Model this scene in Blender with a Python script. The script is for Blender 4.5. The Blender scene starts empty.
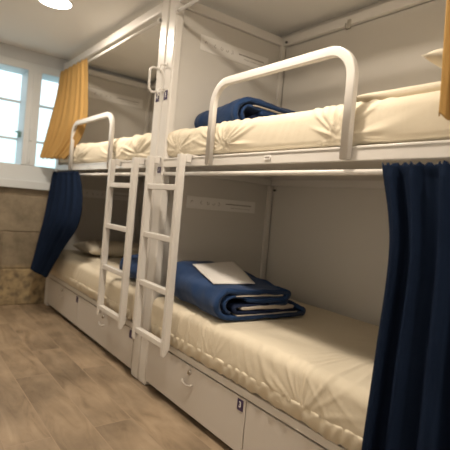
import bpy, bmesh, math, random
from mathutils import Vector, noise, Matrix
random.seed(4)
C = bpy.context.scene.collection
PI = math.pi

# ------------------------------------------------------------------ materials
def new_mat(name):
    m = bpy.data.materials.new(name); m.use_nodes = True
    nt = m.node_tree; b = nt.nodes['Principled BSDF']
    return m, nt, b

def simple(name, col, rough=.5, spec=.5, metal=0, nscale=0, namt=0, bump=0, bscale=200, sheen=0, coat=0):
    m, nt, b = new_mat(name)
    b.inputs['Base Color'].default_value = (*col, 1)
    b.inputs['Roughness'].default_value = rough
    b.inputs['Specular IOR Level'].default_value = spec
    b.inputs['Metallic'].default_value = metal
    if sheen:
        b.inputs['Sheen Weight'].default_value = sheen
    if coat: b.inputs['Coat Weight'].default_value = coat
    tc = nt.nodes.new('ShaderNodeTexCoord')
    if namt:
        n = nt.nodes.new('ShaderNodeTexNoise'); n.inputs['Scale'].default_value = nscale; n.inputs['Detail'].default_value = 5
        r = nt.nodes.new('ShaderNodeMix'); r.data_type = 'RGBA'
        r.inputs[6].default_value = (*[c*(1-namt) for c in col], 1); r.inputs[7].default_value = (*[min(1, c*(1+namt)) for c in col], 1)
        nt.links.new(tc.outputs['Object'], n.inputs['Vector']); nt.links.new(n.outputs['Fac'], r.inputs[0]); nt.links.new(r.outputs[2], b.inputs['Base Color'])
    if bump:
        n2 = nt.nodes.new('ShaderNodeTexNoise'); n2.inputs['Scale'].default_value = bscale; n2.inputs['Detail'].default_value = 3
        bp = nt.nodes.new('ShaderNodeBump'); bp.inputs['Strength'].default_value = bump; bp.inputs['Distance'].default_value = .004
        nt.links.new(tc.outputs['Object'], n2.inputs['Vector']); nt.links.new(n2.outputs['Fac'], bp.inputs['Height']); nt.links.new(bp.outputs[0], b.inputs['Normal'])
    return m

M = {}
M['metal'] = simple('white_enamel', (.72, .695, .665), .30, .4, nscale=3, namt=.02, coat=.12)
M['panel'] = simple('panel_laminate', (.67, .645, .61), .5, .4, nscale=1.5, namt=.02)
M['board'] = simple('notice_strip', (.86, .84, .82), .45)
M['drawer'] = simple('drawer_laminate', (.61, .57, .53), .42, nscale=2, namt=.02)
M['plaster'] = simple('plaster', (.57, .59, .61), .9, .2, nscale=4, namt=.03, bump=.1, bscale=60)
M['pale'] = simple('pale_wall_paint', (.84, .83, .80), .9, .2, nscale=3, namt=.02)
M['ceil'] = simple('ceiling_paint', (.87, .855, .83), .9, .2, nscale=2, namt=.02)
M['sheet'] = simple('cream_sheet', (.76, .685, .55), .85, .2, nscale=6, namt=.03, bump=.25, bscale=500)
M['pillow'] = simple('cream_pillow', (.70, .63, .51), .85, .2, nscale=5, namt=.03, bump=.2, bscale=400)
M['navy'] = simple('navy_cloth', (.009, .0165, .038), .95, .05, nscale=9, namt=.2, bump=.3, bscale=700)
M['mustard'] = simple('mustard_cloth', (.46, .285, .105), .9, .08, nscale=7, namt=.08, bump=.3, bscale=700)
M['duvet'] = simple('blue_duvet', (.013, .043, .13), .75, .25, nscale=10, namt=.12, bump=.4, bscale=120, sheen=.1)
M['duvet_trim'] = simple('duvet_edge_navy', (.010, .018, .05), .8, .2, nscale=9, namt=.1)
M['lining'] = simple('white_lining', (.55, .50, .45), .9, .2, nscale=30, namt=.15, bump=.4, bscale=90)
M['paper'] = simple('white_pillowcase', (.80, .78, .76), .8, .2, nscale=8, namt=.02)
M['purple'] = simple('purple_plate', (.035, .018, .075), .4)
M['ink'] = simple('grey_ink', (.30, .27, .25), .7)
M['dark'] = simple('dark_metal', (.05, .045, .04), .4)
M['chrome'] = simple('chrome', (.6, .58, .55), .25, metal=1)
M['winframe'] = simple('window_paint', (.62, .65, .67), .45, nscale=3, namt=.02)
M['green'] = simple('green_latch', (.12, .25, .24), .4)
M['bark'] = simple('bark', (.10, .08, .07), .9, nscale=12, namt=.3)
M['leafy'] = simple('blue_green_leaves', (.10, .20, .22), .8, nscale=3, namt=.4)
M['white_txt'] = simple('white_print', (.8, .8, .8), .5)

def emit(name, col, s):
    m = bpy.data.materials.new(name); m.use_nodes = True; nt = m.node_tree; nt.nodes.clear()
    e = nt.nodes.new('ShaderNodeEmission'); e.inputs[0].default_value = (*col, 1); e.inputs[1].default_value = s
    o = nt.nodes.new('ShaderNodeOutputMaterial'); nt.links.new(e.outputs[0], o.inputs[0]); return m
M['lamp'] = emit('lamp_glow', (1, .93, .82), 14)

def glass():
    m = bpy.data.materials.new('window_glass'); m.use_nodes = True; nt = m.node_tree; nt.nodes.clear()
    t = nt.nodes.new('ShaderNodeBsdfTransparent'); t.inputs[0].default_value = (.95, .98, .98, 1)
    g = nt.nodes.new('ShaderNodeBsdfGlossy'); g.inputs['Roughness'].default_value = .02
    mx = nt.nodes.new('ShaderNodeMixShader'); mx.inputs[0].default_value = .06
    o = nt.nodes.new('ShaderNodeOutputMaterial')
    nt.links.new(t.outputs[0], mx.inputs[1]); nt.links.new(g.outputs[0], mx.inputs[2]); nt.links.new(mx.outputs[0], o.inputs[0]); return m
M['glass'] = glass()

def floor_mat():
    m, nt, b = new_mat('wood_look_tile')
    N = nt.nodes.new; L = nt.links.new
    tc = N('ShaderNodeTexCoord'); mp = N('ShaderNodeMapping'); mp.inputs['Rotation'].default_value = (0, 0, PI/2); mp.inputs['Location'].default_value = (.31, .04, 0)
    L(tc.outputs['Object'], mp.inputs[0])
    br = N('ShaderNodeTexBrick'); br.offset = .37; br.inputs['Scale'].default_value = 1
    br.inputs['Brick Width'].default_value = 1.18; br.inputs['Row Height'].default_value = .197
    br.inputs['Mortar Size'].default_value = .0022; br.inputs['Mortar Smooth'].default_value = .2; br.inputs['Bias'].default_value = 0
    br.inputs['Color1'].default_value = (.0, .0, .0, 1); br.inputs['Color2'].default_value = (1, 1, 1, 1); br.inputs['Mortar'].default_value = (.5, .5, .5, 1)
    L(mp.outputs[0], br.inputs['Vector'])
    # per plank offset for the grain
    add = N('ShaderNodeVectorMath'); add.operation = 'MULTIPLY_ADD'
    L(br.outputs['Color'], add.inputs[0]); add.inputs[1].default_value = (7, 3, 5); L(mp.outputs[0], add.inputs[2])
    st = N('ShaderNodeMapping'); st.inputs['Scale'].default_value = (1.3, 5.5, 1); L(add.outputs[0], st.inputs[0])
    n1 = N('ShaderNodeTexNoise'); n1.inputs['Scale'].default_value = 2.2; n1.inputs['Detail'].default_value = 8; n1.inputs['Roughness'].default_value = .62; n1.inputs['Distortion'].default_value = .8
    L(st.outputs[0], n1.inputs['Vector'])
    cr = N('ShaderNodeValToRGB'); e = cr.color_ramp.elements
    e[0].position = .24; e[0].color = (.155, .113, .07, 1); e[1].position = .76; e[1].color = (.39, .30, .21, 1)
    x = e.new(.47); x.color = (.295, .22, .148, 1)
    L(n1.outputs['Fac'], cr.inputs[0])
    n3 = N('ShaderNodeTexNoise'); n3.inputs['Scale'].default_value = 3.0; n3.inputs['Detail'].default_value = 4; L(add.outputs[0], n3.inputs['Vector'])
    mm = N('ShaderNodeMapRange'); mm.inputs['From Min'].default_value = .3; mm.inputs['From Max'].default_value = .7; mm.inputs['To Min'].default_value = .66; mm.inputs['To Max'].default_value = 1.22
    L(n3.outputs['Fac'], mm.inputs[0])
    hs = N('ShaderNodeHueSaturation'); L(cr.outputs[0], hs.inputs['Color']); L(mm.outputs[0], hs.inputs['Value'])
    mx = N('ShaderNodeMix'); mx.data_type = 'RGBA'; mx.inputs[7].default_value = (.36, .27, .19, 1)
    L(br.outputs['Fac'], mx.inputs[0]); L(hs.outputs[0], mx.inputs[6]); L(mx.outputs[2], b.inputs['Base Color'])
    b.inputs['Roughness'].default_value = .42; b.inputs['Specular IOR Level'].default_value = .35
    bp = N('ShaderNodeBump'); bp.inputs['Strength'].default_value = .4; bp.inputs['Distance'].default_value = .002; bp.invert = True
    L(br.outputs['Fac'], bp.inputs['Height']); L(bp.outputs[0], b.inputs['Normal'])
    return m
M['floor'] = floor_mat()

def stone_mat():
    m, nt, b = new_mat('old_stone_blocks')
    N = nt.nodes.new; L = nt.links.new
    tc = N('ShaderNodeTexCoord'); mp = N('ShaderNodeMapping'); mp.inputs['Rotation'].default_value = (PI/2, 0, 0)
    mp.inputs['Location'].default_value = (.34, .0, 0)
    sep = N('ShaderNodeSeparateXYZ'); L(tc.outputs['Object'], sep.inputs[0])
    cb = N('ShaderNodeCombineXYZ')
    ax = N('ShaderNodeMath'); ax.operation = 'ADD'; ax.inputs[1].default_value = 7.15; L(sep.outputs['X'], ax.inputs[0])
    az = N('ShaderNodeMath'); az.operation = 'ADD'; az.inputs[1].default_value = -.01; L(sep.outputs['Z'], az.inputs[0])
    L(ax.outputs[0], cb.inputs[0]); L(az.outputs[0], cb.inputs[1])
    wn = N('ShaderNodeTexNoise'); wn.inputs['Scale'].default_value = 5; L(cb.outputs[0], wn.inputs['Vector'])
    wa = N('ShaderNodeVectorMath'); wa.operation = 'MULTIPLY_ADD'; wa.inputs[1].default_value = (.03, .03, 0); L(wn.outputs['Color'], wa.inputs[0]); L(cb.outputs[0], wa.inputs[2])
    br = N('ShaderNodeTexBrick'); br.inputs['Scale'].default_value = 1; br.inputs['Brick Width'].default_value = 1.35; br.inputs['Row Height'].default_value = .352
    br.inputs['Mortar Size'].default_value = .012; br.inputs['Mortar Smooth'].default_value = .6
    br.inputs['Color1'].default_value = (.235, .205, .16, 1); br.inputs['Color2'].default_value = (.30, .272, .23, 1); br.inputs['Mortar'].default_value = (.25, .215, .17, 1)
    L(wa.outputs[0], br.inputs['Vector'])
    n = N('ShaderNodeTexNoise'); n.inputs['Scale'].default_value = 4.5; n.inputs['Detail'].default_value = 9; n.inputs['Roughness'].default_value = .7; L(cb.outputs[0], n.inputs['Vector'])
    r = N('ShaderNodeValToRGB'); e = r.color_ramp.elements; e[0].position = .3; e[0].color = (.55, .5, .42, 1); e[1].position = .7; e[1].color = (1.25, 1.15, 1.0, 1)
    L(n.outputs['Fac'], r.inputs[0])
    mu = N('ShaderNodeMix'); mu.data_type = 'RGBA'; mu.blend_type = 'MULTIPLY'; mu.inputs[0].default_value = 1; L(br.outputs['Color'], mu.inputs[6]); L(r.outputs[0], mu.inputs[7])
    # golden lowest course (its own stone)
    lt = N('ShaderNodeMapRange'); lt.inputs['From Min'].default_value = .40; lt.inputs['From Max'].default_value = .34; L(sep.outputs['Z'], lt.inputs[0])
    n2 = N('ShaderNodeTexNoise'); n2.inputs['Scale'].default_value = 14; n2.inputs['Detail'].default_value = 6; L(cb.outputs[0], n2.inputs['Vector'])
    r2 = N('ShaderNodeValToRGB'); e = r2.color_ramp.elements; e[0].position = .33; e[0].color = (.15, .115, .075, 1); e[1].position = .62; e[1].color = (.42, .32, .18, 1)
    L(n2.outputs['Fac'], r2.inputs[0])
    m3 = N('ShaderNodeMix'); m3.data_type = 'RGBA'; L(lt.outputs[0], m3.inputs[0]); L(mu.outputs[2], m3.inputs[6]); L(r2.outputs[0], m3.inputs[7])
    L(m3.outputs[2], b.inputs['Base Color']); b.inputs['Roughness'].default_value = .9
    sub = N('ShaderNodeMath'); sub.operation = 'MULTIPLY_ADD'; sub.inputs[1].default_value = -1.2; L(br.outputs['Fac'], sub.inputs[0]); L(n.outputs['Fac'], sub.inputs[2])
    bp = N('ShaderNodeBump'); bp.inputs['Strength'].default_value = .8; bp.inputs['Distance'].default_value = .02; L(sub.outputs[0], bp.inputs['Height']); L(bp.outputs[0], b.inputs['Normal'])
    return m
M['stone'] = stone_mat()

# ------------------------------------------------------------------ mesh helpers
def link(name, bm, m, parent=None, smooth=False):
    me = bpy.data.meshes.new(name)
    bmesh.ops.recalc_face_normals(bm, faces=bm.faces[:])
    bm.to_mesh(me); bm.free()
    ms = m if isinstance(m, (list, tuple)) else [m]
    for k in ms: me.materials.append(M[k])
    if smooth:
        me.polygons.foreach_set('use_smooth', [True]*len(me.polygons))
    o = bpy.data.objects.new(name, me); C.objects.link(o)
    if parent:
        o.parent = parent
        o.location = -Vector(base_of(parent))
    return o
WB = {}
def base_of(o):
    v = Vector((0, 0, 0))
    while o is not None:
        v += o.location; o = o.parent
    return v
def bx(bm, x0, x1, y0, y1, z0, z1, r=0, seg=2, mi=0):
    vs = [bm.verts.new((x, y, z)) for x in (x0, x1) for y in (y0, y1) for z in (z0, z1)]
    q = [(0, 1, 3, 2), (4, 6, 7, 5), (0, 4, 5, 1), (2, 3, 7, 6), (0, 2, 6, 4), (1, 5, 7, 3)]
    fs = [bm.faces.new([vs[i] for i in f]) for f in q]
    for f in fs: f.material_index = mi
    if r:
        es = list({e for f in fs for e in f.edges})
        g = bmesh.ops.bevel(bm, geom=es, offset=r, segments=seg, profile=.5, affect='EDGES', clamp_overlap=True)
        for f in g['faces']: f.smooth = True; f.material_index = mi
def box(name, dims, m, parent=None, r=.002, seg=2):
    bm = bmesh.new(); bx(bm, *dims, r=r, seg=seg); return link(name, bm, m, parent)
def tube(bm, pts, w, d=None, n=12, up=Vector((1, 0, 0)), square=False, cap=True):
    """sweep a round or rounded-square profile; w across the path in its plane, d along 'up'"""
    d = d or w
    pts = [Vector(p) for p in pts]
    prof = []
    if square:
        rr = min(w, d)*.16
        for cx, cy, a0 in ((1, 1, 0), (-1, 1, 90), (-1, -1, 180), (1, -1, 270)):
            for k in range(4):
                a = math.radians(a0+k*30)
                prof.append((cx*(w/2-rr)+rr*math.cos(a), cy*(d/2-rr)+rr*math.sin(a)))
    else:
        prof = [(w/2*math.cos(2*PI*k/n), d/2*math.sin(2*PI*k/n)) for k in range(n)]
    rings = []
    for i, p in enumerate(pts):
        t = (pts[min(i+1, len(pts)-1)]-pts[max(i-1, 0)]).normalized()
        u = up-t*up.dot(t)
        u = u.normalized() if u.length > 1e-4 else t.orthogonal().normalized()
        s = t.cross(u)
        rings.append([bm.verts.new(p+s*a+u*b) for a, b in prof])
    k = len(prof)
    for a, b in zip(rings, rings[1:]):
        for j in range(k):
            f = bm.faces.new((a[j], a[(j+1) % k], b[(j+1) % k], b[j])); f.smooth = True
    if cap:
        bm.faces.new(rings[0][::-1]); bm.faces.new(rings[-1])
def cyl(bm, c, axis, r, h, n=20):
    a = Vector(axis).normalized(); c = Vector(c)
    tube(bm, [c-a*h/2, c+a*h/2], 2*r, n=n, up=a.orthogonal())
def arc(cx, cz, r, a0, a1, n, x, plane='yz'):
    return [Vector((x, cx+r*math.cos(a0+(a1-a0)*k/n), cz+r*math.sin(a0+(a1-a0)*k/n))) for k in range(n+1)]
def tag(o, label=None, cat=None, group=None, kind=None):
    if label: o['label'] = label
    if cat: o['category'] = cat
    if group: o['group'] = group
    if kind: o['kind'] = kind
    return o
def empty(name, loc, label=None, cat=None, group=None, kind=None):
    o = bpy.data.objects.new(name, None); C.objects.link(o); o.location = loc; o.empty_display_size = .1
    return tag(o, label, cat, group, kind)
def text(name, s, size, loc, rot, m, parent):
    cu = bpy.data.curves.new(name, 'FONT'); cu.body = s; cu.size = size; cu.align_x = 'CENTER'; cu.align_y = 'CENTER'; cu.extrude = .0004; cu.offset = size*.02
    t = bpy.data.objects.new(name, cu); C.objects.link(t)
    dg = bpy.context.evaluated_depsgraph_get()
    me = bpy.data.meshes.new_from_object(t.evaluated_get(dg))
    bpy.data.objects.remove(t)
    me.materials.clear(); me.materials.append(M[m])
    o = bpy.data.objects.new(name, me); C.objects.link(o)
    me.transform(Matrix.Translation(loc) @ rot.to_4x4())
    o.parent = parent; o.location = -base_of(parent)
    return o
# text facing -X (readable from the aisle): right = -Y, up = Z
ROT_F = Matrix(((0, 0, -1), (-1, 0, 0), (0, 1, 0)))

# ------------------------------------------------------------------ setting
XL, XR, YN, YF, ZC = -1.85, .97, -3.5, 2.13, 2.42
def st(o): o['kind'] = 'structure'; return o
st(box('floor', (XL-.1, XR+.1, YN-.1, YF+.35, -.1, 0), 'floor', r=0))
bm = bmesh.new()
LAMPS = [(-.455, .80), (-.455, -1.15), (-.455, -3.0)]
bx(bm, XL-.1, XR+.1, YN-.1, YF+.35, ZC, ZC+.1)
st(link('ceiling', bm, 'ceil'))
st(box('wall_right', (XR, XR+.1, YN-.1, YF+.35, 0, ZC), 'panel', r=0))
st(box('wall_left', (XL-.1, XL, YN-.1, YF+.35, 0, ZC), 'pale', r=0))
st(box('wall_near', (XL, XR, YN-.1, YN, 0, ZC), 'pale', r=0))
# far wall: stone below the window, plaster round it
WX0, WX1, WZ0, WZ1 = -.86, .16, 1.12, 2.305
bm = bmesh.new()
bx(bm, XL, XR, YF, YF+.35, 0, WZ0, mi=0)
bx(bm, XL, WX0, YF, YF+.35, WZ0, ZC, mi=1)
bx(bm, WX1, XR, YF, YF+.35, WZ0, ZC, mi=1)
bx(bm, WX0, WX1, YF, YF+.35, WZ1, ZC, mi=1)
st(link('wall_far', bm, ['stone', 'plaster']))
# window
win = empty('window_1', (-.35, YF, WZ0)); st(win)
bm = bmesh.new()
yi, yo = YF-.012, YF+.25
bx(bm, WX0, WX1, yi, yo, WZ1-.075, WZ1, .004)
bx(bm, WX0, WX1, YF, yo, 1.118, 1.34, 0); bx(bm, WX0, WX1, yi, YF+.01, 1.19, 1.34, .004)
bx(bm, WX0, WX0+.07, yi, yo, 1.34, WZ1-.075, .004)
bx(bm, WX1-.07, WX1, yi, yo, 1.34, WZ1-.075, .004)
link('window_frame', bm, 'winframe', win)
bm = bmesh.new()
bx(bm, -.305, -.180, yi-.006, yo, 1.34, WZ1-.075, .004)
bx(bm, -.258, -.232, yi-.016, yi-.004, 1.36, WZ1-.095, .003)
link('mullion', bm, 'winframe', win)
for a, b in ((WX0+.07, -.305), (-.180, WX1-.07)):
    bm = bmesh.new(); bx(bm, a, b, yo-.04, yo-.034, 1.34, WZ1-.075); link('glass_pane', bm, 'glass', win)
    bm = bmesh.new()
    for z in (1.592, 1.955): bx(bm, a, b, yo-.055, yo-.02, z-.011, z+.011, .003)
    link('glazing_bar', bm, 'winframe', win)
bm = bmesh.new(); bx(bm, -.330, -.305, yi+.10, yi+.135, 1.60, 1.66, .004); bx(bm, -.355, -.325, yi+.11, yi+.125, 1.645, 1.66, .003)
tag(link('latch', bm, 'green', win), 'green window latch')
bm = bmesh.new(); cyl(bm, (-.245, yi-.014, 1.68), (0, 1, 0), .018, .012); bx(bm, -.255, -.235, yi-.034, yi-.018, 1.57, 1.69, .004)
link('handle', bm, 'winframe', win)
s = box('trim_1', (WX0-.04, WX1+.04, YF-.05, YF+.002, 1.115, 1.192), 'winframe', r=.006); st(s)

# tree outside
tr = empty('tree', (2.2, 16, -4), 'blurred bluish tree outside, low behind the right-hand window pane', 'tree')
bm = bmesh.new(); tube(bm, [(2.2, 16, -4), (2.25, 16, -2), (2.2, 16.1, 0), (2.1, 16, .9)], .35, n=10); link('trunk', bm, 'bark', tr)
bm = bmesh.new()
for k in range(24):
    a = random.uniform(0, 2*PI); rr = random.uniform(0, 1.15); cz = random.uniform(.3, 1.35)
    g = bmesh.ops.create_icosphere(bm, subdivisions=2, radius=random.uniform(.3, .5), matrix=Matrix.Translation((2.2+rr*math.cos(a), 16+rr*math.sin(a), cz)))
    for v in g['verts']:
        v.co += v.co.normalized()*.2*noise.noise(v.co*3.1)
link('crown', bm, 'leafy', tr, True)

# ------------------------------------------------------------------ bunk beds
H = 2.37; W = .95; L = 2.0
def bunk(sg, ylen, div, label, drawer_labels, post_label):
    """sg=+1: bunk runs to +y from the shared posts; sg=-1: towards the viewer"""
    root = empty('bunk_bed', (W/2, sg*ylen/2, 0), label, 'bunk bed', 'white metal bunk beds standing end to end')
    Y = lambda a, b: tuple(sorted((sg*a, sg*b)))
    for a, b in ((.004, .100), (ylen-.10, ylen-.004)):
        y0, y1 = Y(a, b)
        box('post', (0, .055, y0, y1, 0, H), 'metal', root, .012, 4)
        yb0, yb1 = Y(a if a < 1 else b-.045, a+.045 if a < 1 else b)
        box('post', (W-.045, W-.002, yb0, yb1, 0, H), 'metal', root, .006, 3)
    y0, y1 = Y(.100, ylen-.10)
    box('top_rail', (.004, .05, y0, y1, H-.075, H-.005), 'metal', root, .012, 4)
    ya, yb = Y(.05, ylen-.05)
    box('top_rail', (W-.04, W-.004, ya, yb, H-.062, H-.002), 'metal', root, .005)
    for a in (.006, ylen-.046):
        yy0, yy1 = Y(a, a+.04)
        box('top_rail', (.055, W-.045, yy0, yy1, H-.062, H-.002), 'metal', root, .005)
    # bed frames
    for z0, z1, nm in ((1.316, 1.370, 'bed_rail'), (.287, .322, 'bed_rail')):
        bm = bmesh.new(); bx(bm, .0, .03, y0, y1, z0, z1, .004, 3)
        if z0 > 1: bx(bm, -.004, .0, y0, y1, z1-.010, z1-.003, .001)
        link(nm, bm, 'metal', root)
        box(nm, (W-.035, W-.004, ya, yb, z0-.02, z1), 'metal', root, .004)
        for a in (.031, ylen-.061):
            yy0, yy1 = Y(a, a+.03); box('cross_rail', (.06, W-.05, yy0, yy1, z0-.02, z1), 'metal', root, .003)
        box('bed_base', (.032, W-.038, ya, yb, z1-.030, z1-.008), 'panel', root, .002)
    # end panels and back panel
    for a in (.012, ylen-.03):
        yy0, yy1 = Y(a, a+.016); box('end_panel', (.05, W-.045, yy0, yy1, .10, H-.064), 'panel', root, .001)
    box('back_panel', (W-.002, W+.012, ya, yb, .05, H-.064), 'panel', root, .001)
    # curtain rods
    for z, xx in ((2.243, .004), (1.276, .004)):
        bm = bmesh.new(); e0, e1 = Y(.10, ylen-.10)
        tube(bm, [(xx, e0, z), (xx, e1, z)], .022, n=14)
        cyl(bm, (xx, e0+.006, z), (0, 1, 0), .020, .012); cyl(bm, (xx, e1-.006, z), (0, 1, 0), .020, .012)
        link('curtain_rod', bm, 'metal', root)
    # drawers
    for k, (a, b) in enumerate(((.104, div-.003), (div+.003, ylen-.104))):
        d0, d1 = Y(a, b)
        d = box('drawer', (.002, .022, d0, d1, .035, .279), 'drawer', root, .002)
        bm = bmesh.new(); bx(bm, .022, .85, d0+.02, d1-.02, .045, .262); link('drawer_box', bm, 'dark', d)
        c = (d0+d1)/2
        yl = c - .005*sg
        bm = bmesh.new(); tube(bm, [(-.004-.010*math.sin(PI*q/14), yl+.046*math.cos(PI*q/14), .195-.014*math.sin(PI*q/14)) for q in range(15)], .012, .009, n=8)
        link('handle', bm, 'drawer', d)
        bm = bmesh.new(); cyl(bm, (-.002, yl-.01, .246), (1, 0, 0), .013, .010); bx(bm, -.012, -.005, yl-.0125, yl-.0075, .239, .253, .001)
        tag(link('lock', bm, 'chrome', d), 'chrome drawer lock')
        n = drawer_labels[k]
        yp = d0+.034
        pl = box('number_plate', (-.0005, .0018, yp-.02, yp+.02, .222, .272), 'purple', d, .0)
        if n: text('number', n, .036, (-.0012, yp, .248), ROT_F, 'white_txt', pl)
    # dark foot recess plinth
    bm = bmesh.new(); bx(bm, .06, .08, y0, y1, 0, .03); link('plinth', bm, 'dark', root)
    # purple number plates on the shared post
    yp = sg*.052
    for z, s in ((1.752, post_label), (1.300, post_label)):
        if z < 1.5 and sg > 0: continue
        hs = .028 if z > 1.5 else .018
        pl = box('number_plate', (-.002, .0005, yp-.020, yp+.020, z-hs, z+hs), 'purple', root, .0)
        text('number', s, hs*1.5, (-.0026, yp, z), ROT_F, 'white_txt', pl)
    # guard rail with rounded shoulders
    if sg < 0: a, b = -1.452, -.597
    else: a, b = .690, 1.570
    x = -.0175; r = .11; zt = 1.722
    pts = [Vector((x, a, 1.320)), Vector((x, a, zt-r))]+arc(a+r, zt-r, r, PI, PI/2, 10, x)[1:]+arc(b-r, zt-r, r, PI/2, 0, 10, x)+[Vector((x, b, 1.320))]
    bm = bmesh.new(); tube(bm, pts, .037, .026, square=True); link('guard_rail', bm, 'metal', root)
    bm = bmesh.new()
    bx(bm, -.0055, -.003, (a+b)/2-.02, (a+b)/2+.02, 1.333, 1.352, .001); 
    o = link('maker_plate', bm, 'board', root)
    bm = bmesh.new()
    bx(bm, -.0062, -.0056, (a+b)/2-.015, (a+b)/2+.014, 1.340, 1.346)
    link('print', bm, 'ink', o)
    # notice strips with faint pictograms, on the far end panel of each bed space
    yf = -.0125 if sg < 0 else ylen-.0305
    if sg < 0: yf = -.0285
    for z0, z1 in ((2.095, 2.192), (1.085, 1.165)):
        if sg > 0: x0, x1 = .20, .86
        else: x0, x1 = .225, .80
        b_ = box('notice_strip', (x0, x1, yf-.003, yf, z0, z1), 'board', root, .0008)
        zc = (z0+z1)/2; w = x1-x0
        for q, fx in enumerate((.07, .20, .29, .37, .44)):
            cx = x0+w*fx; bm = bmesh.new()
            tube(bm, [(cx+.008*math.cos(t*PI/5+q), yf-.0035, zc+.002+.010*math.sin(t*PI/5+q)) for t in range(7+q % 3)], .003, .0012, n=6, up=Vector((0, 1, 0)))
            link('pictogram', bm, 'ink', b_)
        box('text_line', (x0+w*.54, x0+w*.93, yf-.0042, yf-.0030, zc+.004, zc+.010), 'ink', b_, 0)
        box('text_line', (x0+w*.62, x0+w*.92, yf-.0042, yf-.0030, zc-.018, zc-.016), 'ink', b_, 0)
    return root
NEAR = bunk(-1, 2.0, 1.025, 'nearer white metal bunk bed, with the curtains and big folded duvet at its front right', ['3', None], '1')
FAR = bunk(1, 2.10, 1.13, 'farther white metal bunk bed, its foot against the window wall', [None, None], '4')

# rod hooks / small fittings
bm = bmesh.new()
pts = [(-.002, .085, 1.935), (-.03, .085, 1.94), (-.048, .085, 1.925), (-.05, .085, 1.90), (-.05, .083, 1.83), (-.048, .081, 1.80), (-.03, .08, 1.785), (-.002, .08, 1.79)]
tube(bm, pts, .015, n=10, up=Vector((0, 1, 0)))
tag(link('grab_handle', bm, 'metal', FAR), 'small white looped grab handle')
for z in (1.935, 1.79):
    bm = bmesh.new()
    tube(bm, [(.0, -.03, z), (-.03, -.03, z-.002), (-.042, -.03, z-.012), (-.045, -.032, z-.035), (-.035, -.032, z-.045)], .009, n=8, up=Vector((0, 1, 0)))
    bx(bm, -.004, .001, -.042, -.018, z-.02, z+.016, .003)
    tag(link('coat_hook', bm, 'metal', NEAR), 'small white coat hook')
bm = bmesh.new()
bx(bm, W-.052, W-.04, -.655, -.63, 2.275, 2.335, .003); tube(bm, [(W-.046, -.642, 2.28), (W-.06, -.642, 2.268), (W-.075, -.642, 2.28), (W-.078, -.642, 2.30)], .009, n=8, up=Vector((0, 1, 0)))
tag(link('coat_hook', bm, 'chrome', NEAR), 'grey metal hook on the back top rail')
for x, z in ((W-.0035-.045, 2.33), ):
    bm = bmesh.new(); cyl(bm, (W-.047, -.09, 2.325), (1, 0, 0), .008, .010); tag(link('bolt', bm, 'dark', NEAR), 'dark bolt head')
bm = bmesh.new(); cyl(bm, (W-.038, -.10, 1.262), (1, 0, 0), .007, .02); tag(link('bolt', bm, 'dark', NEAR), 'dark bolt head')

# ------------------------------------------------------------------ ladders
def ladder(ya, yb, label):
    r = empty('ladder', (-.05, (ya+yb)/2, 1.32), label, 'ladder', 'white ladders hooked on the bunks')
    x0, x1 = -.078, -.040
    for y in (ya, yb):
        bm = bmesh.new()
        z0 = .283
        vs = [(x1, z0+.04), (x1, 1.375), (x0, 1.375), (x0, z0), (x0+.012, z0)]
        front = [bm.verts.new((a, y-.0185, b)) for a, b in vs]; back = [bm.verts.new((a, y+.0185, b)) for a, b in vs]
        bm.faces.new(front); bm.faces.new(back[::-1]); n = len(vs)
        for k in range(n): bm.faces.new((front[k], front[(k+1) % n], back[(k+1) % n], back[k]))
        bmesh.ops.bevel(bm, geom=bm.edges[:], offset=.004, segments=2, affect='EDGES')
        link('stile', bm, 'metal', r)
        bm = bmesh.new()
        bx(bm, x1, -.0055, y-.016, y+.016, 1.335, 1.374, .003)
        bx(bm, -.036, .030, y-.016, y+.016, 1.3712, 1.379, .002)
        bx(bm, .0312, .036, y-.016, y+.016, 1.335, 1.379, .001)
        link('hook', bm, 'metal', r)
    for z in (.338, .625, .911, 1.194):
        box('rung', (x0+.003, x1-.001, min(ya, yb)+.018, max(ya, yb)-.018, z-.016, z+.016), 'metal', r, .004, 3)
    return r
ladder(-.400, -.045, 'white ladder on the nearer bunk, in front of the shared posts')
ladder(.160, .530, 'white ladder on the farther bunk, left of the shared posts')

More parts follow.
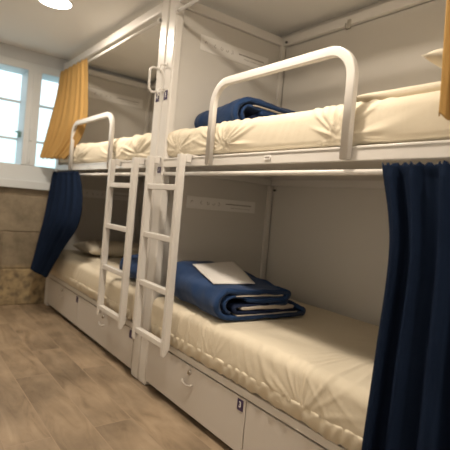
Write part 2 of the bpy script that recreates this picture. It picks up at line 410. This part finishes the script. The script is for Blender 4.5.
# ------------------------------------------------------------------ bedding
def mattress(name, y0, y1, x0, x1, z0, z1, seed, label, crumple, wr=1.0, hem=1):
    bm = bmesh.new(); ny = 300; rr = .045
    w, h = x1-x0, z1-z0
    # cross-section points (front side first), clockwise
    cs = []
    def seg(a, b, n):
        for k in range(n): cs.append((a[0]+(b[0]-a[0])*k/n, a[1]+(b[1]-a[1])*k/n))
    def cor(cx, cz, a0, n=6):
        for k in range(n):
            a = math.radians(a0-90*k/n); cs.append((cx+rr*math.cos(a), cz+rr*math.sin(a)))
    seg((x0, z0+.012), (x0, z1-rr), 16); cor(x0+rr, z1-rr, 180); seg((x0+rr, z1), (x1-rr, z1), 36); cor(x1-rr, z1-rr, 90)
    seg((x1, z1-rr), (x1, z0+.012), 6); seg((x1-.012, z0), (x0+.012, z0), 12)
    cx, cz = (x0+x1)/2, (z0+z1)/2
    rings = []
    for j in range(ny+1):
        t = j/ny; y = y0+(y1-y0)*t
        ed = min(t, 1-t)*(y1-y0)
        ins = 0 if ed > .03 else .03-math.sqrt(max(0, .0009-(.03-ed)**2))
        ring = []
        for (x, z) in cs:
            fx = (x-cx)*(1-ins*2/w*.8); fz = (z-cz)*(1-ins*2/h*.45)
            p = Vector((cx+fx, y, cz+fz))
            side = max(0, min(1, (x0+rr-x)/rr))      # 1 on front face
            top = max(0, min(1, (z-(z1-rr))/rr))
            v = (z-z0)/h
            n1 = noise.noise(Vector((x*2.2+seed, y*1.6, z*2+seed)))
            wp = .5*noise.noise(Vector((y*2.3, x*2.3, seed*2)))
            q = Vector((x*2.5+seed*3+wp, (y*7+(z-x)*9*math.sin(y*2.1+seed))+wp*2, seed))
            rid = max(0, 1-abs(noise.noise(q))*7)
            q2 = Vector((x*5+seed*7, (y*17-(z-x)*8*math.cos(y*1.7+seed)), seed*2.3+wp))
            rid2 = max(0, 1-abs(noise.noise(q2))*5)
            msk = max(0, .35+1.1*noise.noise(Vector((y*1.6+seed*5, x*1.8+z*2, 3.3))))
            d = .006*n1*top + .008*math.sin(min(1, v)*PI)*side + wr*(.0045*rid*(.3+msk)*(.35+.65*side) + .0030*rid2*msk*(.2+.8*side))
            for (cy, rad, amp) in crumple:
                dy_, dz_ = y-cy, z-(z0+.03)-x*.3
                rr_ = math.hypot(dy_, dz_)
                f = math.exp(-(rr_/rad)**2)*min(1, rr_/.05)
                ang = math.atan2(dz_, dy_)
                rid3 = max(0, 1-abs(noise.noise(Vector((ang*3.2, seed+cy*9, rr_*1.5))))*5)
                d += amp*f*rid3*(1 if x < x0+.25 else .3)
            g = max(0, 1-v/.34)*side*hem
            if g > 0:
                d += g*.006*math.sin(y*95+6*noise.noise(Vector((y*5, seed, 0)))) * (.3+msk) - g*.008
            if not hem: d -= .014*max(0, 1-v/.16)*side
            nx = -1 if side > 0 and top < .999 else 0
            nrm = Vector((-side, 0, top if x < x0+rr or z > cz else 0))
            if x > x1-rr*.5: nrm = Vector((0, 0, 0))
            if z < z0+.011: nrm = Vector((0, 0, 0))
            if nrm.length > 0: nrm.normalize()
            p += nrm*d
            ring.append(bm.verts.new(p))
        rings.append(ring)
    n = len(cs)
    for a, b in zip(rings, rings[1:]):
        for k in range(n): bm.faces.new((a[k], a[(k+1) % n], b[(k+1) % n], b[k]))
    bm.faces.new(rings[0]); bm.faces.new(rings[-1][::-1])
    o = link(name, bm, 'sheet', None, True)
    tag(o, label, 'mattress', 'mattresses in cream fitted sheets')
    if not hem: return o
    # gathered elastic hem (a part)
    bm = bmesh.new(); rows = []
    for j in range(241):
        y = y0+.05+(y1-y0-.10)*j/240
        wv = (.0065*math.sin(y*88+7*noise.noise(Vector((y*6, seed, 1))))+.006*noise.noise(Vector((y*30, 0, seed))))*(.5+.9*abs(noise.noise(Vector((y*3, seed, 8)))))
        zz = z0+.058+.010*noise.noise(Vector((y*11, seed, 4)))
        rows.append([bm.verts.new((x0-.006+wv*.4, y, zz+.010)), bm.verts.new((x0-.010+wv, y, zz+.003)), bm.verts.new((x0-.006+wv*.5, y, zz-.010)),
                     bm.verts.new((x0-.012-wv*1.4, y, zz-.050+wv*1.5)), bm.verts.new((x0+.012, y, zz-.054+wv)), bm.verts.new((x0+.012, y, zz+.006))])
    for a, b in zip(rows, rows[1:]):
        for k in range(6): bm.faces.new((a[k], a[(k+1) % 6], b[(k+1) % 6], b[k]))
    bm.faces.new(rows[0]); bm.faces.new(rows[-1][::-1])
    link('sheet_hem', bm, 'sheet', o, True)
    return o
mattress('mattress', -1.885, -.108, -.002, W-.06, .328, .545, 1.3, 'lower mattress of the nearer bunk, under the big folded duvet', [(-1.35, .25, .008), (-.75, .15, .006)])
mattress('mattress', .108, 2.055, -.002, W-.06, .328, .545, 5.1, 'lower mattress of the farther bunk, next to the stone wall', [(1.6, .3, .006)], .6)
mattress('mattress', -1.885, -.046, .022, W-.06, 1.374, 1.540, 9.7, 'upper mattress of the nearer bunk, behind the long guard rail', [(-.22, .20, .014), (-.66, .20, .016), (-1.38, .22, .012)], .6, 0)
mattress('mattress', .050, 2.055, .022, W-.06, 1.374, 1.545, 13.2, 'upper mattress of the farther bunk, beside the mustard curtain near the window', [(.30, .25, .018), (.72, .22, .018), (1.50, .25, .022)], 1.2, 0)

def pillow(cx, cy, cz, lx, ly, h, rx, rz, label, cor=1):
    bm = bmesh.new(); n = 32
    def P(u, v, s):
        eu, ev = abs(u), abs(v)
        t = max(0, (1-eu**2.6)*(1-ev**2.6))**.42
        k = 1-.06*(1-eu**2)*ev**3*cor; k2 = 1-.06*(1-ev**2)*eu**3*cor
        return Vector((u*lx/2*k2, v*ly/2*k, s*h/2*t + .012*noise.noise(Vector((u*2+cx*9, v*2, s)))*t))
    g = {}
    for s in (1, -1):
        for i in range(n+1):
            for j in range(n+1):
                edge = i in (0, n) or j in (0, n)
                if s == -1 and edge: g[(s, i, j)] = g[(1, i, j)]; continue
                g[(s, i, j)] = bm.verts.new(P(-1+2*i/n, -1+2*j/n, s))
        for i in range(n):
            for j in range(n):
                bm.faces.new([g[(s, i, j)], g[(s, i+1, j)], g[(s, i+1, j+1)], g[(s, i, j+1)]])
    Mx = Matrix.Translation((cx, cy, cz)) @ Matrix.Rotation(rz, 4, 'Z') @ Matrix.Rotation(rx, 4, 'X')
    bm.transform(Mx)
    return tag(link('pillow', bm, 'pillow', None, True), label, 'pillow', 'cream bed pillows')
pillow(.50, 1.64, .613, .70, .42, .125, .03, .05, 'cream pillow at the window end of the farther lower bed')
pillow(.43, -1.60, 1.574, .68, .50, .075, 0, 0, 'flat cream pillow lying on the nearer upper bed, beside the mustard curtain edge')
pillow(.325, -1.815, 1.648, .62, .26, .080, 0, 0, 'small plump cream pillow peeping out behind the upper right mustard curtain')

# folded duvets: one ribbon of padded cloth rolled over itself
def ribbon(bm, path, th, y0, y1, fz, ny, seed, amp=.006, inset=0, mi=0):
    n = len(path); pts = [Vector(p) for p in path]; out = []
    L_, R_ = [], []
    for i, p in enumerate(pts):
        t = (pts[min(i+1, n-1)]-pts[max(i-1, 0)]).normalized(); nn = Vector((-t.y, t.x))
        L_.append(p+nn*th/2); R_.append(p-nn*th/2)
    te = (pts[-1]-pts[-2]).normalized(); ts = (pts[0]-pts[1]).normalized()
    loop = L_+[pts[-1]+te*th*.4]+R_[::-1]+[pts[0]+ts*th*.4]
    rings = []
    for j in range(ny+1):
        t = j/ny; y = y0+(y1-y0)*t
        e = min(t, 1-t)*abs(y1-y0); sh = 1 if e > .02 else .86+.14*(e/.02)
        ring = []
        for k, q in enumerate(loop):
            c = pts[min(k, n-1)] if k < n else (pts[-1] if k == n else (pts[max(0, 2*n-k)] if k <= 2*n else pts[0]))
            qq = q
            v = Vector((qq.x, y, fz(qq.x, y, qq.y)))
            v += Vector((noise.noise(v*7+Vector((seed, 0, 0))), noise.noise(v*6+Vector((0, seed, 9)))*1.2, noise.noise(v*8+Vector((3, 0, seed)))*.8))*amp
            v += Vector((noise.noise(v*19+Vector((seed, 2, 0))), 0, noise.noise(v*17+Vector((3, 5, seed)))))*amp*.55
            ring.append(bm.verts.new(v))
        rings.append(ring)
    m = len(loop)
    for a, b in zip(rings, rings[1:]):
        for k in range(m):
            f = bm.faces.new((a[k], a[(k+1) % m], b[(k+1) % m], b[k])); f.smooth = True; f.material_index = mi
    for r_ in (rings[0], rings[-1]):
        f = bm.faces.new(r_); f.material_index = mi
def dense(pl, step=.018):
    o = []
    for a, b in zip(pl, pl[1:]):
        a, b = Vector(a), Vector(b); k = max(1, int((b-a).length/step))
        o += [a+(b-a)*i/k for i in range(k)]
    return o+[Vector(pl[-1])]
def carc(cx, cz, rx, rz, a0, a1, n=10):
    return [(cx+rx*math.cos(math.radians(a0+(a1-a0)*k/n)), cz+rz*math.sin(math.radians(a0+(a1-a0)*k/n))) for k in range(n+1)]
def duvet(loc, label, seed, sx=1, sy=1, sz=1, tilt=.26, grp='blue folded duvets'):
    # local: x 0..0.6 (towards the wall), y 0 (end facing the viewer) .. .70, z 0..~.2
    root = empty('folded_duvet', loc, label, 'duvet', grp)
    def fz(x, y, z):
        k = min(1, max(0, y/.70))
        return (z*(1+tilt*k**1.1) - .012*math.exp(-((x-.3)/.2)**2-((k-.35)/.3)**2)*(z/.16) + .004*math.sin(x*14+y*9)*(z/.16))*sz
    def piece(name, m, specs, lab=None):
        bm = bmesh.new()
        for path, th, y0, y1, sd, amp in specs: ribbon(bm, dense(path), th, y0, y1, fz, 30, seed+sd, amp)
        for v in bm.verts: v.co.x *= sx; v.co.y *= sy
        o = link(name, bm, m, None, True); o.parent = root
        if lab: tag(o, lab)
    piece('cover', 'duvet', [([(.545, .072), (.585, .050)]+carc(.575, .032, .022, .016, 60, -90, 6)+[(.10, .016)]+carc(.10, .096, .086, .082, 270, 90, 14)+[(.30, .181), (.44, .170)]+carc(.44, .150, .030, .022, 90, -60, 6), .028, 0, .70, 0, .009)])
    piece('middle_fold', 'duvet', [([(.20, .124)]+[(.40, .122)]+carc(.44, .105, .024, .018, 90, -90, 6)+[(.30, .084)], .026, .006, .69, 2, .004), (carc(.115, .096, .052, .050, 250, 80, 10)+[(.30, .140), (.41, .140)], .016, .008, .69, 3, .003)], None)
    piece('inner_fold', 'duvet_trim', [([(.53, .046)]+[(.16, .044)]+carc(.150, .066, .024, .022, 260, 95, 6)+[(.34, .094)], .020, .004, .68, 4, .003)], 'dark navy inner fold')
    piece('lining', 'lining', [([(.50, .066), (.34, .073), (.17, .068)], .022, .001, .67, 6, .009)], 'off-white lining puffing out between the folds')
    piece('lining', 'lining', [([(.13, .150), (.28, .158), (.43, .153)], .006, -.002, .68, 8, .002)], 'thin off-white lining stripe')
    piece('lining', 'lining', [([(.14, .030), (.30, .031), (.54, .034)], .005, -.002, .68, 9, .002)], 'thin off-white lining stripe')
    return root
d_ = duvet((-.015, -.752, .555), 'blue duvet folded on the nearer lower bed, white cloth lying on top', 2.0, .97, .80, .80, .40)
d_.rotation_euler.z = -.09
duvet((.19, -.50, 1.552), 'blue duvet folded on the nearer upper bed, behind the guard rail', 5.0, 1.0, .58, .98, -.25)
duvet((.05, .085, .555), 'blue duvet folded on the farther lower bed, seen between the ladder stiles', 8.0, .85, .62, .62)
duvet((.24, .085, 1.556), 'blue duvet on the farther upper bed, a sliver beside the posts', 11.0, .9, .6, .66)

# white folded cloth on the near duvet
bm = bmesh.new()
corners = [Vector((.050, -.64, .700)), Vector((.290, -.685, .703)), Vector((.475, -.255, .752)), Vector((.130, -.31, .748))]
n = 16; top = []; 
def cp(u, v):
    p = corners[0]*(1-u)*(1-v)+corners[1]*u*(1-v)+corners[2]*u*v+corners[3]*(1-u)*v
    return p+Vector((0, 0, .016+.005*noise.noise(p*9)))
for off in (0, .006):
    top.append([[bm.verts.new(cp(i/n, j/n)+Vector((0, 0, off))) for i in range(n+1)] for j in range(n+1)])
for a in top:
    for j in range(n):
        for i in range(n): bm.faces.new((a[j][i], a[j][i+1], a[j+1][i+1], a[j+1][i]))
A, B = top
for i in range(n):
    for j, (s, t) in ((0, (0, 0)), (n, (n, n))):
        bm.faces.new((A[j][i], A[j][i+1], B[j][i+1], B[j][i])); bm.faces.new((A[i][j], A[i+1][j], B[i+1][j], B[i][j]))
tag(link('folded_pillowcase', bm, 'paper', None, True), 'white folded pillowcase lying on the big blue duvet', 'pillowcase')

# ------------------------------------------------------------------ curtains
def curtain(name, m, rows, folds, amp, label, grp, seed, thick=.004, ruffle=True):
    """rows: list of (z, ya, xa, yb, xb) from top to bottom; the cloth hangs from (xa,ya) to (xb,yb) at each height"""
    bm = bmesh.new(); nu = folds*12; nv = 60
    def at(v):
        s = v*(len(rows)-1); i = min(int(s), len(rows)-2); f = s-i
        p0, p1, p2, p3 = rows[max(i-1, 0)], rows[i], rows[i+1], rows[min(i+2, len(rows)-1)]
        return [.5*(2*b+(c-a)*f+(2*a-5*b+4*c-d)*f*f+(3*b-a-3*c+d)*f**3) for a, b, c, d in zip(p0, p1, p2, p3)]
    G = []
    for j in range(nv+1):
        v = j/nv; r = at(v); z, ya, xa, yb, xb = r[:5]
        row = []
        dy, dx = yb-ya, xb-xa; ln = math.hypot(dx, dy); nx, ny_ = -dy/ln, dx/ln
        if nx > 0: nx, ny_ = -nx, -ny_
        for i in range(nu+1):
            u = i/nu
            ph = u*folds*2*PI+.9*noise.noise(Vector((u*3, v*1.2, seed)))*1.6
            a = amp*(.55+.55*v)*(.75+.5*noise.noise(Vector((u*4+seed, v*1.5, 0))))
            w = math.sin(ph)*a + .35*a*math.sin(2.3*ph+seed+v*2)
            if ruffle and v < .035: w = w*.6+.004*math.sin(u*folds*9*PI)
            uu = u+.012*math.sin(ph*1.0+1)
            p = Vector((xa+dx*uu+nx*w, ya+dy*uu+ny_*w, z+(.006*math.sin(u*folds*7*PI+seed) if ruffle and v == 0 else 0)
                        +(.010*math.sin(ph+.6) if v == 1 else .010*math.sin(ph+.6)*v**6)))
            row.append(bm.verts.new(p))
        G.append(row)
    for j in range(nv):
        for i in range(nu): bm.faces.new((G[j][i], G[j][i+1], G[j+1][i+1], G[j+1][i]))
    o = link(name, bm, m, None, True)
    md = o.modifiers.new('thickness', 'SOLIDIFY'); md.thickness = thick; md.offset = 0
    return tag(o, label, 'curtain', grp)
# rows: z, y-left, x-left, y-right, x-right
curtain('curtain', 'navy', [(1.297, -1.617, -.035, -1.99, -.035), (1.05, -1.675, -.045, -2.00, -.045), (.70, -1.675, -.070, -2.03, -.070), (.35, -1.675, -.095, -2.05, -.095), (.12, -1.675, -.10, -2.06, -.10)],
        4, .044, 'large navy curtain at the right, hanging below the nearer upper bed', 'navy curtains', 1.7)
curtain('curtain', 'mustard', [(2.262, -1.765, -.028, -1.99, -.028), (2.0, -1.775, -.03, -1.99, -.03), (1.62, -1.785, -.034, -1.995, -.034), (1.43, -1.79, -.036, -2.0, -.036)],
        4, .015, 'mustard curtain at the upper right edge, above the navy one', 'mustard curtains', 3.1)
curtain('curtain', 'mustard', [(2.262, 2.03, -.035, 1.37, -.020), (2.0, 2.03, -.06, 1.36, .005), (1.75, 2.03, -.105, 1.37, .022), (1.57, 2.03, -.135, 1.50, .010), (1.42, 2.03, -.160, 1.65, -.05)],
        6, .022, 'mustard curtain in front of the window, at the foot of the farther bunk', 'mustard curtains', 6.2)
curtain('curtain', 'navy', [(1.300, 2.03, -.03, 1.32, -.03), (1.07, 2.03, -.06, 1.14, -.05), (.85, 1.98, -.10, 1.12, -.075), (.63, 1.975, -.13, 1.36, -.10), (.36, 1.97, -.165, 1.60, -.14)],
        5, .026, 'navy curtain beside the stone wall, covering the farther lower bed end', 'navy curtains', 9.4)

# ------------------------------------------------------------------ lamps
for k, (x, y) in enumerate(LAMPS):
    r = empty('downlight', (x, y, ZC), ['round ceiling downlight glowing at the top left, nearest the window', 'round ceiling downlight in the middle of the aisle', 'round ceiling downlight at the entrance end of the aisle'][k], 'ceiling light', 'round ceiling downlights')
    bm = bmesh.new(); tube(bm, [(x+.113*math.cos(t*PI/16), y+.113*math.sin(t*PI/16), ZC-.006) for t in range(33)], .016, .010, n=8, up=Vector((0, 0, 1)), cap=False)
    link('trim_ring', bm, 'metal', r)
    bm = bmesh.new(); cyl(bm, (x, y, ZC-.005), (0, 0, 1), .106, .008, 40); link('diffuser', bm, 'lamp', r)
    la = bpy.data.lights.new('downlight_lamp', 'AREA'); la.shape = 'DISK'; la.size = .17; la.energy = [21, 21, 16][k]; la.color = (1, .86, .69)
    lo = bpy.data.objects.new('downlight_lamp', la); C.objects.link(lo); lo.location = (x, y, ZC-.014); lo.parent = r; lo.location = (0, 0, -.014)

# daylight
w = bpy.data.worlds.new('sky'); bpy.context.scene.world = w; w.use_nodes = True; nt = w.node_tree; bg = nt.nodes['Background']
tc = nt.nodes.new('ShaderNodeTexCoord'); sp = nt.nodes.new('ShaderNodeSeparateXYZ'); cr = nt.nodes.new('ShaderNodeValToRGB')
nt.links.new(tc.outputs['Generated'], sp.inputs[0]); nt.links.new(sp.outputs['Z'], cr.inputs[0]); nt.links.new(cr.outputs[0], bg.inputs[0])
e = cr.color_ramp.elements; e[0].position = 0; e[0].color = (.50, .70, .74, 1); e[1].position = .25; e[1].color = (.86, .93, 1.0, 1)
x_ = e.new(.09); x_.color = (.68, .86, .89, 1)
bg.inputs[1].default_value = 1.9

# ------------------------------------------------------------------ camera
yaw, pitch, roll, f, sx, sy = .6549, -.0168, .0895, 450.34, 5.814, -10.335
fw = Vector((math.sin(yaw)*math.cos(pitch), math.cos(yaw)*math.cos(pitch), math.sin(pitch)))
r = Vector((math.cos(yaw), -math.sin(yaw), 0)); u = r.cross(fw)
r2 = r*math.cos(roll)+u*math.sin(roll); u2 = -r*math.sin(roll)+u*math.cos(roll)
cd = bpy.data.cameras.new('camera'); co = bpy.data.objects.new('camera', cd); C.objects.link(co)
mw = Matrix((r2, u2, -fw)).transposed().to_4x4(); mw.translation = Vector((-1.2973, -2.4867, 1.1156)); co.matrix_world = mw
cd.sensor_width = 36; cd.sensor_fit = 'HORIZONTAL'; cd.lens = f/450*36; cd.shift_x = -sx/450; cd.shift_y = sy/450; cd.clip_start = .02
cd.dof.use_dof = True; cd.dof.focus_distance = 1.9; cd.dof.aperture_fstop = 2.6
sc = bpy.context.scene; sc.camera = co
sc.view_settings.view_transform = 'Standard'; sc.view_settings.look = 'None'; sc.view_settings.gamma = 1; sc.view_settings.use_curve_mapping = False
sc.view_settings.exposure = .10
